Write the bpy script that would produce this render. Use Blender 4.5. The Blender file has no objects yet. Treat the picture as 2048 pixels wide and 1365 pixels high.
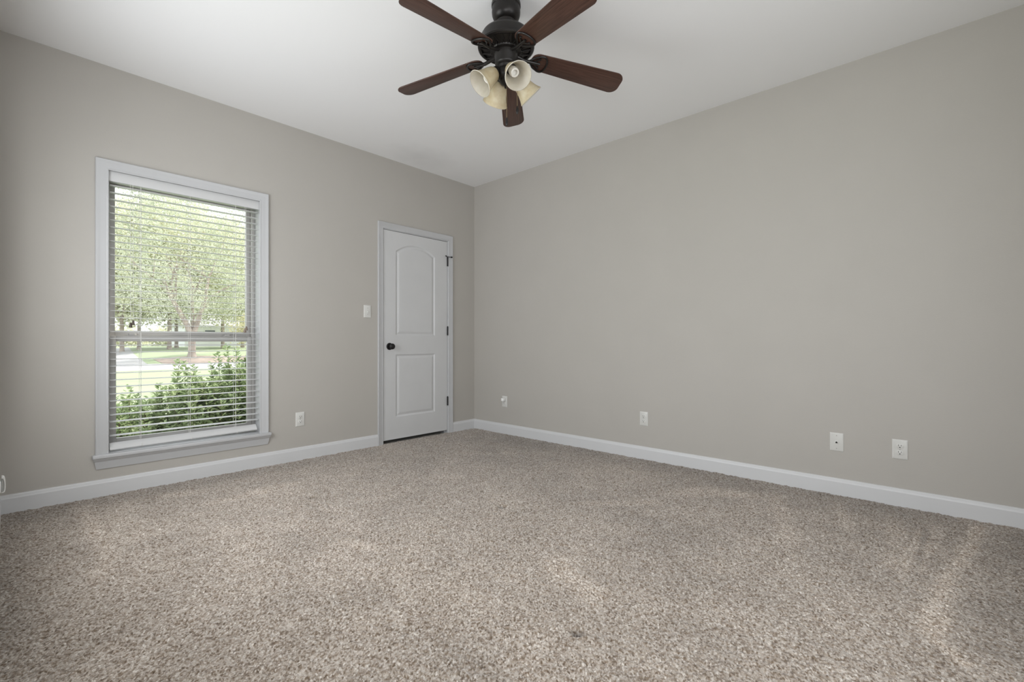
import bpy, bmesh, math, random
import numpy as np
from mathutils import Vector, Matrix

random.seed(7)
rng = np.random.default_rng(11)
PI = math.pi
scene = bpy.context.scene
COL = scene.collection

# ------------------------------------------------------------------ camera
YAW = math.radians(42.7606)                      # forward direction measured from +x
FWD = Vector((math.cos(YAW), math.sin(YAW), 0))
RGT = Vector((math.sin(YAW), -math.cos(YAW), 0))
cam_data = bpy.data.cameras.new('camera')
cam = bpy.data.objects.new('camera', cam_data)
COL.objects.link(cam)
cam.location = (-3.6132, -3.9266, 0.9719)
cam.rotation_euler = (PI / 2, 0, YAW - PI / 2)
cam_data.sensor_width = 36.0
cam_data.lens = 933.185 / 2048 * 36.0
cam_data.shift_y = 2.73 / 2048
cam_data.clip_start = 0.01
cam_data.clip_end = 500
scene.camera = cam

# ------------------------------------------------------------------ view, sky, sun, fill lamps
scene.view_settings.view_transform = 'Standard'
scene.view_settings.look = 'None'
scene.view_settings.exposure = 0.0
scene.view_settings.gamma = 1.0
scene.view_settings.use_curve_mapping = False

world = bpy.data.worlds.new('world')
scene.world = world
world.use_nodes = True
wn = world.node_tree.nodes
bg = wn['Background']
bg.inputs['Color'].default_value = (0.93, 0.97, 1.0, 1)
bg.inputs['Strength'].default_value = 2.2

sun_data = bpy.data.lights.new('sun', 'SUN')
sun_data.energy = 5.5
sun_data.angle = math.radians(1.0)
sun_data.color = (1.0, 0.95, 0.86)
sun = bpy.data.objects.new('sun', sun_data)
COL.objects.link(sun)
sun.rotation_euler = Vector((-0.62, -0.06, -0.78)).to_track_quat('-Z', 'Y').to_euler()


def fill_lamp(name, loc, aim, sx, sy, watts, color):
    d = bpy.data.lights.new(name, 'AREA')
    d.shape = 'RECTANGLE'
    d.size, d.size_y = sx, sy
    d.energy = watts
    d.color = color
    o = bpy.data.objects.new(name, d)
    COL.objects.link(o)
    o.location = loc
    o.rotation_euler = Vector(aim).to_track_quat('-Z', 'Z').to_euler()
    return o


# added fill lamps, set in two unseen windows and the doorway by the camera
fill_lamp('fill_lamp_side', (-3.73, -1.45, 1.35), (1, 0, 0), 1.9, 1.5, 39, (0.95, 0.975, 1.0))
fill_lamp('fill_lamp_front', (-2.30, -4.58, 1.45), (0, 1, 0), 1.7, 1.5, 12, (0.96, 0.98, 1.0))
fill_lamp('fill_lamp_hall', (-3.75, -3.93, 1.16), (1, 0, 0), 0.8, 1.6, 52, (0.96, 0.98, 1.0))

H = 2.743
XL = -3.652          # side wall, edge on to the camera
YF = -4.50           # wall behind the camera

# ------------------------------------------------------------------ materials
MATS = {}


def new_mat(name):
    m = bpy.data.materials.new(name)
    m.use_nodes = True
    return m, m.node_tree, m.node_tree.nodes['Principled BSDF']


def noise(nt, scale, detail=2.0, rough=0.5, coord='Object', stretch=None):
    tc = nt.nodes.new('ShaderNodeTexCoord')
    n = nt.nodes.new('ShaderNodeTexNoise')
    n.inputs['Scale'].default_value = scale
    n.inputs['Detail'].default_value = detail
    n.inputs['Roughness'].default_value = rough
    if stretch:
        mp = nt.nodes.new('ShaderNodeMapping')
        mp.inputs['Scale'].default_value = stretch
        nt.links.new(tc.outputs[coord], mp.inputs['Vector'])
        nt.links.new(mp.outputs['Vector'], n.inputs['Vector'])
    else:
        nt.links.new(tc.outputs[coord], n.inputs['Vector'])
    return n


def ramp(nt, src, stops):
    r = nt.nodes.new('ShaderNodeValToRGB')
    el = r.color_ramp.elements
    while len(el) < len(stops):
        el.new(0.5)
    for e, (p, c) in zip(el, stops):
        e.position = p
        e.color = (*c, 1)
    nt.links.new(src, r.inputs['Fac'])
    return r


def bump(nt, bsdf, src, strength, dist):
    b = nt.nodes.new('ShaderNodeBump')
    b.inputs['Strength'].default_value = strength
    b.inputs['Distance'].default_value = dist
    nt.links.new(src, b.inputs['Height'])
    nt.links.new(b.outputs['Normal'], bsdf.inputs['Normal'])


def plain(name, col, rough=0.5, metal=0.0, var=0.04, scale=12.0, bump_s=0.0, bump_scale=200.0, bump_d=0.001, spec=0.5):
    """paint, plastic or metal with a faint procedural unevenness"""
    m, nt, b = new_mat(name)
    n = noise(nt, scale, 3)
    lo = tuple(c * (1 - var) for c in col)
    hi = tuple(min(1, c * (1 + var)) for c in col)
    r = ramp(nt, n.outputs['Fac'], [(0.3, lo), (0.7, hi)])
    nt.links.new(r.outputs['Color'], b.inputs['Base Color'])
    b.inputs['Roughness'].default_value = rough
    b.inputs['Metallic'].default_value = metal
    b.inputs['Specular IOR Level'].default_value = spec
    if bump_s:
        bn = noise(nt, bump_scale, 2)
        bump(nt, b, bn.outputs['Fac'], bump_s, bump_d)
    return m


M = {}
M['wall'] = plain('greige wall paint', (0.462, 0.440, 0.406), 0.62, var=0.012, scale=3, bump_s=0.25, bump_scale=160, bump_d=0.0015, spec=0.35)
M['white'] = plain('white trim paint', (0.51, 0.513, 0.52), 0.38, var=0.01, scale=6)
M['lit_trim_white'] = plain('lightened white trim paint', (0.64, 0.643, 0.65), 0.4, var=0.01, scale=6)  # trim paint lightened on baseboards: right wall's brightness put into the colour
M['door_white'] = plain('white door paint', (0.60, 0.602, 0.605), 0.42, var=0.012, scale=6, bump_s=0.12, bump_scale=90, bump_d=0.0006)
M['blind_white'] = plain('white blind slat', (0.60, 0.60, 0.60), 0.45, var=0.01, scale=6)
M['cord'] = plain('white cord', (0.72, 0.71, 0.68), 0.8, var=0.03)
M['tassel'] = plain('dark brown tassel', (0.075, 0.058, 0.042), 0.5, var=0.1)
M['tassel_tan'] = plain('tan brown tassel', (0.20, 0.15, 0.115), 0.5, var=0.1)
M['sash'] = plain('taupe aluminium sash', (0.47, 0.455, 0.44), 0.45, metal=0.15, var=0.03)
M['plate'] = plain('ivory plastic plate', (0.66, 0.655, 0.625), 0.35, var=0.01)
M['slot'] = plain('dark socket slot', (0.02, 0.018, 0.016), 0.6)
M['screw'] = plain('painted screw head', (0.42, 0.41, 0.39), 0.4, metal=0.3)
M['black_metal'] = plain('oil rubbed black metal', (0.014, 0.013, 0.013), 0.42, metal=0.4, var=0.15, scale=40)
M['bronze'] = plain('dark bronze fan metal', (0.018, 0.0155, 0.014), 0.38, metal=0.35, var=0.2, scale=25)
M['bulb'] = plain('white bulb glass', (0.78, 0.76, 0.70), 0.3)
M['brass'] = plain('brass chain', (0.32, 0.25, 0.14), 0.35, metal=0.8)
M['night_light'] = plain('white plastic plug body', (0.86, 0.86, 0.84), 0.3)
M['bark'] = plain('grey brown bark', (0.33, 0.275, 0.235), 0.9, var=0.3, scale=3, bump_s=0.5, bump_scale=20, bump_d=0.03)
M['twig'] = plain('brown twig', (0.12, 0.085, 0.05), 0.9, var=0.3)
M['asphalt'] = plain('pale sunlit asphalt', (0.50, 0.49, 0.50), 0.9, var=0.06, scale=1.5)
M['drive'] = plain('grey gravel lane', (0.36, 0.35, 0.36), 0.9, var=0.15, scale=0.7)
M['mulch'] = plain('pink brown mulch', (0.34, 0.27, 0.235), 0.95, var=0.25, scale=1.6)
M['house_wall'] = plain('pale siding', (0.72, 0.72, 0.72), 0.8, var=0.02)
M['house_roof'] = plain('grey shingles', (0.42, 0.41, 0.42), 0.9, var=0.08)
M['house_glass'] = plain('dark house glass', (0.12, 0.13, 0.14), 0.2)


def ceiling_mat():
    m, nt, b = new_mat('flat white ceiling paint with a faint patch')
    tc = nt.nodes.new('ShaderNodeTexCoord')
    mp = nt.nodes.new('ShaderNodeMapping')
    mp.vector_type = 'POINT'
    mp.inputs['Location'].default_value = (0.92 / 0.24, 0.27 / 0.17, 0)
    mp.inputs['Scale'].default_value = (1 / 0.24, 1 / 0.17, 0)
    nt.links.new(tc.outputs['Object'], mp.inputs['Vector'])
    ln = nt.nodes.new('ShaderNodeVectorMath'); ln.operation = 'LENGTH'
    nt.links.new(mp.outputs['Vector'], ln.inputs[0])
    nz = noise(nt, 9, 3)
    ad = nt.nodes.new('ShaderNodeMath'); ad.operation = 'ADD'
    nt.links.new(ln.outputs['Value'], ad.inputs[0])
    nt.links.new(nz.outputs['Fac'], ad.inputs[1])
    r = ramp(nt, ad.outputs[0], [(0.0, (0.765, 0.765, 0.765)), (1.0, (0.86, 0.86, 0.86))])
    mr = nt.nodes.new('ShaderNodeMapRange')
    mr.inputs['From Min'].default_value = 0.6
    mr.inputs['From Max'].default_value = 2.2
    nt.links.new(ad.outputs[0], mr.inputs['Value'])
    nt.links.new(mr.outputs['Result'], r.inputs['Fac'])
    nt.links.new(r.outputs['Color'], b.inputs['Base Color'])
    b.inputs['Roughness'].default_value = 0.8
    b.inputs['Specular IOR Level'].default_value = 0.2
    bn = noise(nt, 130, 2)
    bump(nt, b, bn.outputs['Fac'], 0.12, 0.001)
    return m


M['ceiling'] = ceiling_mat()


def carpet_mat():
    m, nt, b = new_mat('frieze carpet yarn')
    at = nt.nodes.new('ShaderNodeAttribute'); at.attribute_name = 'yarn'
    r = ramp(nt, at.outputs['Fac'], [(0.0, (0.085, 0.053, 0.032)), (0.22, (0.205, 0.151, 0.106)), (0.5, (0.375, 0.313, 0.256)), (0.8, (0.53, 0.472, 0.414)), (1.0, (0.76, 0.71, 0.655))])
    nap = nt.nodes.new('ShaderNodeAttribute'); nap.attribute_name = 'nap'
    mul = nt.nodes.new('ShaderNodeVectorMath'); mul.operation = 'SCALE'
    nt.links.new(r.outputs['Color'], mul.inputs[0])
    fn = noise(nt, 620, 1, 0.5)
    mr = nt.nodes.new('ShaderNodeMapRange')
    mr.inputs['From Min'].default_value = 0.3; mr.inputs['From Max'].default_value = 0.7
    mr.inputs['To Min'].default_value = 0.52; mr.inputs['To Max'].default_value = 1.28
    nt.links.new(fn.outputs['Fac'], mr.inputs['Value'])
    mm = nt.nodes.new('ShaderNodeMath'); mm.operation = 'MULTIPLY'
    nt.links.new(mr.outputs['Result'], mm.inputs[0]); nt.links.new(nap.outputs['Fac'], mm.inputs[1])
    nt.links.new(mm.outputs[0], mul.inputs['Scale'])
    nt.links.new(mul.outputs['Vector'], b.inputs['Base Color'])
    b.inputs['Roughness'].default_value = 0.95
    b.inputs['Specular IOR Level'].default_value = 0.1
    b.inputs['Sheen Weight'].default_value = 0.4
    b.inputs['Sheen Roughness'].default_value = 0.5
    bn = noise(nt, 700, 2)
    bump(nt, b, bn.outputs['Fac'], 0.6, 0.002)
    return m


M['carpet'] = carpet_mat()


def wood_mat():
    m, nt, b = new_mat('walnut fan blade')
    n = noise(nt, 3.0, 6, 0.65, stretch=(2.2, 60, 20))
    r = ramp(nt, n.outputs['Fac'], [(0.28, (0.030, 0.0145, 0.010)), (0.5, (0.066, 0.032, 0.023)), (0.75, (0.112, 0.058, 0.041))])
    nt.links.new(r.outputs['Color'], b.inputs['Base Color'])
    b.inputs['Roughness'].default_value = 0.42
    b.inputs['Specular IOR Level'].default_value = 0.4
    return m


M['wood'] = wood_mat()


def shade_mat(name, c0, c1):
    m, nt, b = new_mat(name)
    n = noise(nt, 28, 4, 0.6)
    r = ramp(nt, n.outputs['Fac'], [(0.3, c0), (0.7, c1)])
    tr = nt.nodes.new('ShaderNodeBsdfTranslucent')
    nt.links.new(r.outputs['Color'], tr.inputs['Color'])
    nt.links.new(r.outputs['Color'], b.inputs['Base Color'])
    b.inputs['Roughness'].default_value = 0.35
    mx = nt.nodes.new('ShaderNodeMixShader')
    mx.inputs['Fac'].default_value = 0.35
    out = nt.nodes['Material Output']
    nt.links.new(b.outputs['BSDF'], mx.inputs[1])
    nt.links.new(tr.outputs['BSDF'], mx.inputs[2])
    nt.links.new(mx.outputs['Shader'], out.inputs['Surface'])
    return m


M['shade_out'] = shade_mat('amber alabaster glass', (0.68, 0.57, 0.37), (0.80, 0.73, 0.55))
M['shade_in'] = shade_mat('pale inside of alabaster glass', (0.74, 0.70, 0.60), (0.82, 0.79, 0.72))


def glass_mat():
    m, nt, b = new_mat('clear window glass')
    tr = nt.nodes.new('ShaderNodeBsdfTransparent')
    tr.inputs['Color'].default_value = (0.97, 0.98, 0.975, 1)
    gl = nt.nodes.new('ShaderNodeBsdfGlossy')
    gl.inputs['Roughness'].default_value = 0.02
    n = noise(nt, 1.5, 1)
    bm = nt.nodes.new('ShaderNodeBump')
    bm.inputs['Strength'].default_value = 0.01
    nt.links.new(n.outputs['Fac'], bm.inputs['Height'])
    nt.links.new(bm.outputs['Normal'], gl.inputs['Normal'])
    mx = nt.nodes.new('ShaderNodeMixShader')
    mx.inputs['Fac'].default_value = 0.012
    nt.links.new(tr.outputs['BSDF'], mx.inputs[1])
    nt.links.new(gl.outputs['BSDF'], mx.inputs[2])
    nt.links.new(mx.outputs['Shader'], nt.nodes['Material Output'].inputs['Surface'])
    nt.nodes.remove(b)
    return m


M['glass'] = glass_mat()


def clear_plastic():
    m, nt, b = new_mat('clear plastic lens')
    n = noise(nt, 20, 2)
    r = ramp(nt, n.outputs['Fac'], [(0.3, (0.60, 0.60, 0.58)), (0.7, (0.66, 0.66, 0.64))])
    nt.links.new(r.outputs['Color'], b.inputs['Base Color'])
    b.inputs['Roughness'].default_value = 0.2
    b.inputs['Transmission Weight'].default_value = 0.35
    return m


M['lens'] = clear_plastic()


def leaf_mat(name, c0, c1, c2, scale, transl=0.45):
    m, nt, b = new_mat(name)
    n = noise(nt, scale, 4, 0.7)
    r = ramp(nt, n.outputs['Fac'], [(0.3, c0), (0.5, c1), (0.7, c2)])
    tr = nt.nodes.new('ShaderNodeBsdfTranslucent')
    nt.links.new(r.outputs['Color'], tr.inputs['Color'])
    nt.links.new(r.outputs['Color'], b.inputs['Base Color'])
    b.inputs['Roughness'].default_value = 0.5
    b.inputs['Specular IOR Level'].default_value = 0.3
    mx = nt.nodes.new('ShaderNodeMixShader')
    mx.inputs['Fac'].default_value = transl
    nt.links.new(b.outputs['BSDF'], mx.inputs[1])
    nt.links.new(tr.outputs['BSDF'], mx.inputs[2])
    nt.links.new(mx.outputs['Shader'], nt.nodes['Material Output'].inputs['Surface'])
    return m


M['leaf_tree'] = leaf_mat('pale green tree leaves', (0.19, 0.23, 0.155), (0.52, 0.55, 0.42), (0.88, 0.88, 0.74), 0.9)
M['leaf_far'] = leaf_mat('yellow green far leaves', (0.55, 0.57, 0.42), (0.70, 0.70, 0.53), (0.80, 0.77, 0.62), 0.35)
M['leaf_red'] = leaf_mat('russet and green leaves', (0.40, 0.36, 0.22), (0.50, 0.47, 0.30), (0.58, 0.54, 0.38), 1.5)
M['leaf_bush'] = leaf_mat('green bush leaves', (0.24, 0.31, 0.17), (0.37, 0.45, 0.25), (0.60, 0.66, 0.40), 5.0, 0.5)


def grass_mat():
    m, nt, b = new_mat('mown lawn')
    n = noise(nt, 0.5, 6, 0.7)
    r = ramp(nt, n.outputs['Fac'], [(0.3, (0.26, 0.315, 0.19)), (0.55, (0.31, 0.36, 0.225)), (0.75, (0.36, 0.39, 0.26))])
    nt.links.new(r.outputs['Color'], b.inputs['Base Color'])
    b.inputs['Roughness'].default_value = 0.95
    bn = noise(nt, 40, 3)
    bump(nt, b, bn.outputs['Fac'], 0.5, 0.03)
    return m


M['grass'] = grass_mat()

# ------------------------------------------------------------------ object helpers


def tag(o, label=None, cat=None, group=None, kind=None):
    if label: o['label'] = label
    if cat: o['category'] = cat
    if group: o['group'] = group
    if kind: o['kind'] = kind
    return o


def empty(name, loc=(0, 0, 0), rz=0.0, parent=None):
    o = bpy.data.objects.new(name, None)
    COL.objects.link(o)
    o.location = loc
    o.rotation_euler = (0, 0, rz)
    o.empty_display_size = 0.05
    if parent: o.parent = parent
    return o


class MB:
    """collects simple solids into one mesh"""

    def __init__(self):
        self.v, self.f, self.mi = [], [], []

    def add(self, vs, fs, mi=0):
        k = len(self.v)
        self.v += [tuple(p) for p in vs]
        self.f += [tuple(i + k for i in f) for f in fs]
        self.mi += [mi] * len(fs)
        return self

    def box(self, a, b, mat=None, mi=0):
        x0, y0, z0 = a; x1, y1, z1 = b
        vs = [Vector(p) for p in ((x0, y0, z0), (x1, y0, z0), (x1, y1, z0), (x0, y1, z0), (x0, y0, z1), (x1, y0, z1), (x1, y1, z1), (x0, y1, z1))]
        if mat is not None: vs = [mat @ p for p in vs]
        return self.add(vs, [(0, 3, 2, 1), (4, 5, 6, 7), (0, 1, 5, 4), (1, 2, 6, 5), (2, 3, 7, 6), (3, 0, 4, 7)], mi)

    def lathe(self, prof, n=40, mat=None, mi=0, close=False):
        """prof: list of (r, z); r = 0 closes an end"""
        rings, vs, fs = [], [], []
        for r, z in prof:
            if r < 1e-7:
                rings.append([len(vs)]); vs.append(Vector((0, 0, z)))
            else:
                rings.append(list(range(len(vs), len(vs) + n)))
                vs += [Vector((r * math.cos(2 * PI * i / n), r * math.sin(2 * PI * i / n), z)) for i in range(n)]
        pairs = list(zip(rings, rings[1:]))
        if close: pairs.append((rings[-1], rings[0]))
        for A, B in pairs:
            for i in range(n):
                j = (i + 1) % n
                if len(A) == 1 and len(B) == 1: break
                if len(A) == 1: fs.append((A[0], B[j], B[i]))
                elif len(B) == 1: fs.append((A[i], A[j], B[0]))
                else: fs.append((A[i], A[j], B[j], B[i]))
        if mat is not None: vs = [mat @ p for p in vs]
        return self.add(vs, fs, mi)

    def tube(self, pts, r, n=8, closed=False, mi=0, flat=1.0):
        """swept round bar; r is a number or one per point"""
        pts = [Vector(p) for p in pts]
        m = len(pts)
        rs = r if isinstance(r, (list, tuple)) else [r] * m
        vs, fs = [], []
        up = None
        for i, p in enumerate(pts):
            a = pts[(i - 1) % m] if (closed or i > 0) else p
            b = pts[(i + 1) % m] if (closed or i < m - 1) else p
            t = (b - a).normalized()
            if up is None:
                up = t.orthogonal().normalized()
            else:
                up = (up - t * up.dot(t))
                up = up.normalized() if up.length > 1e-6 else t.orthogonal().normalized()
            s = t.cross(up)
            for k in range(n):
                an = 2 * PI * k / n
                vs.append(p + up * (math.cos(an) * rs[i]) + s * (math.sin(an) * rs[i] * flat))
        for i in range(m if closed else m - 1):
            A = i * n; B = ((i + 1) % m) * n
            for k in range(n):
                l = (k + 1) % n
                fs.append((A + k, A + l, B + l, B + k))
        if not closed:
            fs.append(tuple(range(n - 1, -1, -1)))
            fs.append(tuple(range((m - 1) * n, m * n)))
        return self.add(vs, fs, mi)

    def prism(self, outline, z0, z1, mat=None, mi=0):
        n = len(outline)
        vs = [Vector((x, y, z0)) for x, y in outline] + [Vector((x, y, z1)) for x, y in outline]
        fs = [tuple(range(n - 1, -1, -1)), tuple(range(n, 2 * n))] + [(i, (i + 1) % n, (i + 1) % n + n, i + n) for i in range(n)]
        if mat is not None: vs = [mat @ p for p in vs]
        return self.add(vs, fs, mi)

    def sweep(self, frames, prof, closed_prof=True, caps=True, mi=0):
        """prof points (a, b) placed at each frame (origin, A, B)"""
        n = len(prof); vs, fs = [], []
        for o, A, B in frames:
            vs += [o + A * a + B * b for a, b in prof]
        for i in range(len(frames) - 1):
            for k in range(n if closed_prof else n - 1):
                l = (k + 1) % n
                fs.append((i * n + k, i * n + l, (i + 1) * n + l, (i + 1) * n + k))
        if caps:
            fs.append(tuple(range(n - 1, -1, -1)))
            fs.append(tuple(range((len(frames) - 1) * n, len(frames) * n)))
        return self.add(vs, fs, mi)

    def build(self, name, mat, parent=None, bevel=0.0, seg=2, smooth=True, loc=None, mats=None, angle=35):
        me = bpy.data.meshes.new(name)
        me.from_pydata(self.v, [], self.f)
        for m in (mats or [mat]): me.materials.append(m)
        if mats: me.polygons.foreach_set('material_index', self.mi)
        bm = bmesh.new(); bm.from_mesh(me)
        bmesh.ops.recalc_face_normals(bm, faces=bm.faces)
        if bevel:
            es = [e for e in bm.edges if len(e.link_faces) == 2 and e.calc_face_angle() > math.radians(30)]
            bmesh.ops.bevel(bm, geom=es, offset=bevel, segments=seg, profile=0.5, affect='EDGES', clamp_overlap=True)
        if smooth:
            for f in bm.faces: f.smooth = True
            for e in bm.edges:
                if len(e.link_faces) == 2 and e.calc_face_angle() > math.radians(angle): e.smooth = False
        bm.to_mesh(me); bm.free()
        o = bpy.data.objects.new(name, me)
        COL.objects.link(o)
        if parent: o.parent = parent
        if loc: o.location = loc
        return o


def copy_tree(o, parent=None):
    c = o.copy()
    COL.objects.link(c)
    if parent is not None: c.parent = parent
    for ch in list(o.children): copy_tree(ch, c)
    return c


def struct(o, label=None):
    o['kind'] = 'structure'
    if label: o['label'] = label
    return o


# ------------------------------------------------------------------ room shell
def wall_mesh(name, length, z0, z1, thick, holes, xf):
    """wall in its own plane: s along, z up, t into the wall; holes = (s0, s1, z0, z1)"""
    ss = sorted({0, length, *[h[0] for h in holes], *[h[1] for h in holes]})
    zs = sorted({z0, z1, *[h[2] for h in holes], *[h[3] for h in holes]})
    inh = lambda s, z: any(h[0] < s < h[1] and h[2] < z < h[3] for h in holes)
    mb = MB()
    for i in range(len(ss) - 1):
        for j in range(len(zs) - 1):
            if inh((ss[i] + ss[i + 1]) / 2, (zs[j] + zs[j + 1]) / 2): continue
            q = [(ss[i], zs[j]), (ss[i + 1], zs[j]), (ss[i + 1], zs[j + 1]), (ss[i], zs[j + 1])]
            for t in (0, thick): mb.add([xf(s, t, z) for s, z in q], [(0, 1, 2, 3)])
    rims = list(holes) + [(0, length, z0, z1)]
    for s0, s1, a, b in rims:
        for (p, q) in (((s0, a), (s1, a)), ((s1, a), (s1, b)), ((s1, b), (s0, b)), ((s0, b), (s0, a))):
            mb.add([xf(p[0], 0, p[1]), xf(q[0], 0, q[1]), xf(q[0], thick, q[1]), xf(p[0], thick, p[1])], [(0, 1, 2, 3)])
    me = bpy.data.meshes.new(name)
    me.from_pydata([tuple(v) for v in mb.v], [], mb.f)
    me.materials.append(M['wall'])
    bm = bmesh.new(); bm.from_mesh(me)
    bmesh.ops.remove_doubles(bm, verts=bm.verts, dist=1e-5)
    bmesh.ops.recalc_face_normals(bm, faces=bm.faces)
    bm.to_mesh(me); bm.free()
    o = bpy.data.objects.new(name, me)
    COL.objects.link(o)
    return struct(o)


# window opening and door opening in the far-left wall (y = 0)
WX0, WX1, WZ0, WZ1 = -3.176, -2.268, 0.262, 2.082     # clear opening
DX0, DX1, DZ1 = -1.178, -0.395, 2.058                 # clear door opening
ZB, ZT = -0.42, 2.86
wall_mesh('wall_back', -XL + 0.15, ZB, ZT, 0.16, [(WX0 - 0.015 - XL, WX1 + 0.015 - XL, WZ0 - 0.03, WZ1 + 0.015), (DX0 - 0.02 - XL, DX1 + 0.02 - XL, -0.02, DZ1 + 0.02)],
          lambda s, t, z: (XL + s, t, z))
wall_mesh('wall_right', -YF + 0.16, ZB, ZT, 0.15, [], lambda s, t, z: (t, YF + s - 0.16, z))
wall_mesh('wall_left', -YF + 0.16, ZB, ZT, 0.15, [(-2.45 - YF + 0.16, -0.45 - YF + 0.16, 0.57, 2.15), (-4.36 - YF + 0.16, -3.50 - YF + 0.16, 0.0, 2.05)],
          lambda s, t, z: (XL - t, YF - 0.16 + s, z))
wall_mesh('wall_front', -XL + 0.15, ZB, ZT, 0.16, [(-3.25 - XL, -1.35 - XL, 0.62, 2.25)], lambda s, t, z: (XL + s, YF - t, z))

mb = MB(); mb.box((XL - 0.15, YF - 0.16, H), (0.15, 0.16, H + 0.10))
struct(mb.build('ceiling', M['ceiling'], smooth=False), 'flat white ceiling with a faint grey patch near the corner')

# small hall beyond the doorway the camera stands in, and the closet behind the white door
mb = MB()
mb.box((XL - 1.25, -4.50, 0), (XL - 1.15, -3.36, H)); mb.box((XL - 1.2, -4.60, 0), (XL - 0.15, -4.50, H)); mb.box((XL - 1.2, -3.36, 0), (XL - 0.15, -3.26, H))
mb.box((XL - 1.2, -4.5, H), (XL - 0.15, -3.36, H + 0.1)); mb.box((XL - 1.2, -4.5, -0.1), (XL - 0.002, -3.36, -0.004))
struct(mb.build('wall_hall', M['wall'], smooth=False))
mb = MB()
mb.box((-1.45, 0.80, -0.1), (-0.1, 0.9, H)); mb.box((-1.45, 0.17, -0.1), (-1.38, 0.8, H)); mb.box((-0.17, 0.17, -0.1), (-0.1, 0.8, H))
mb.box((-1.45, 0.17, 2.4), (-0.1, 0.8, H)); mb.box((-1.45, 0.0, -0.1), (-0.1, 0.8, -0.012))
struct(mb.build('wall_closet', M['wall'], smooth=False))


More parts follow.
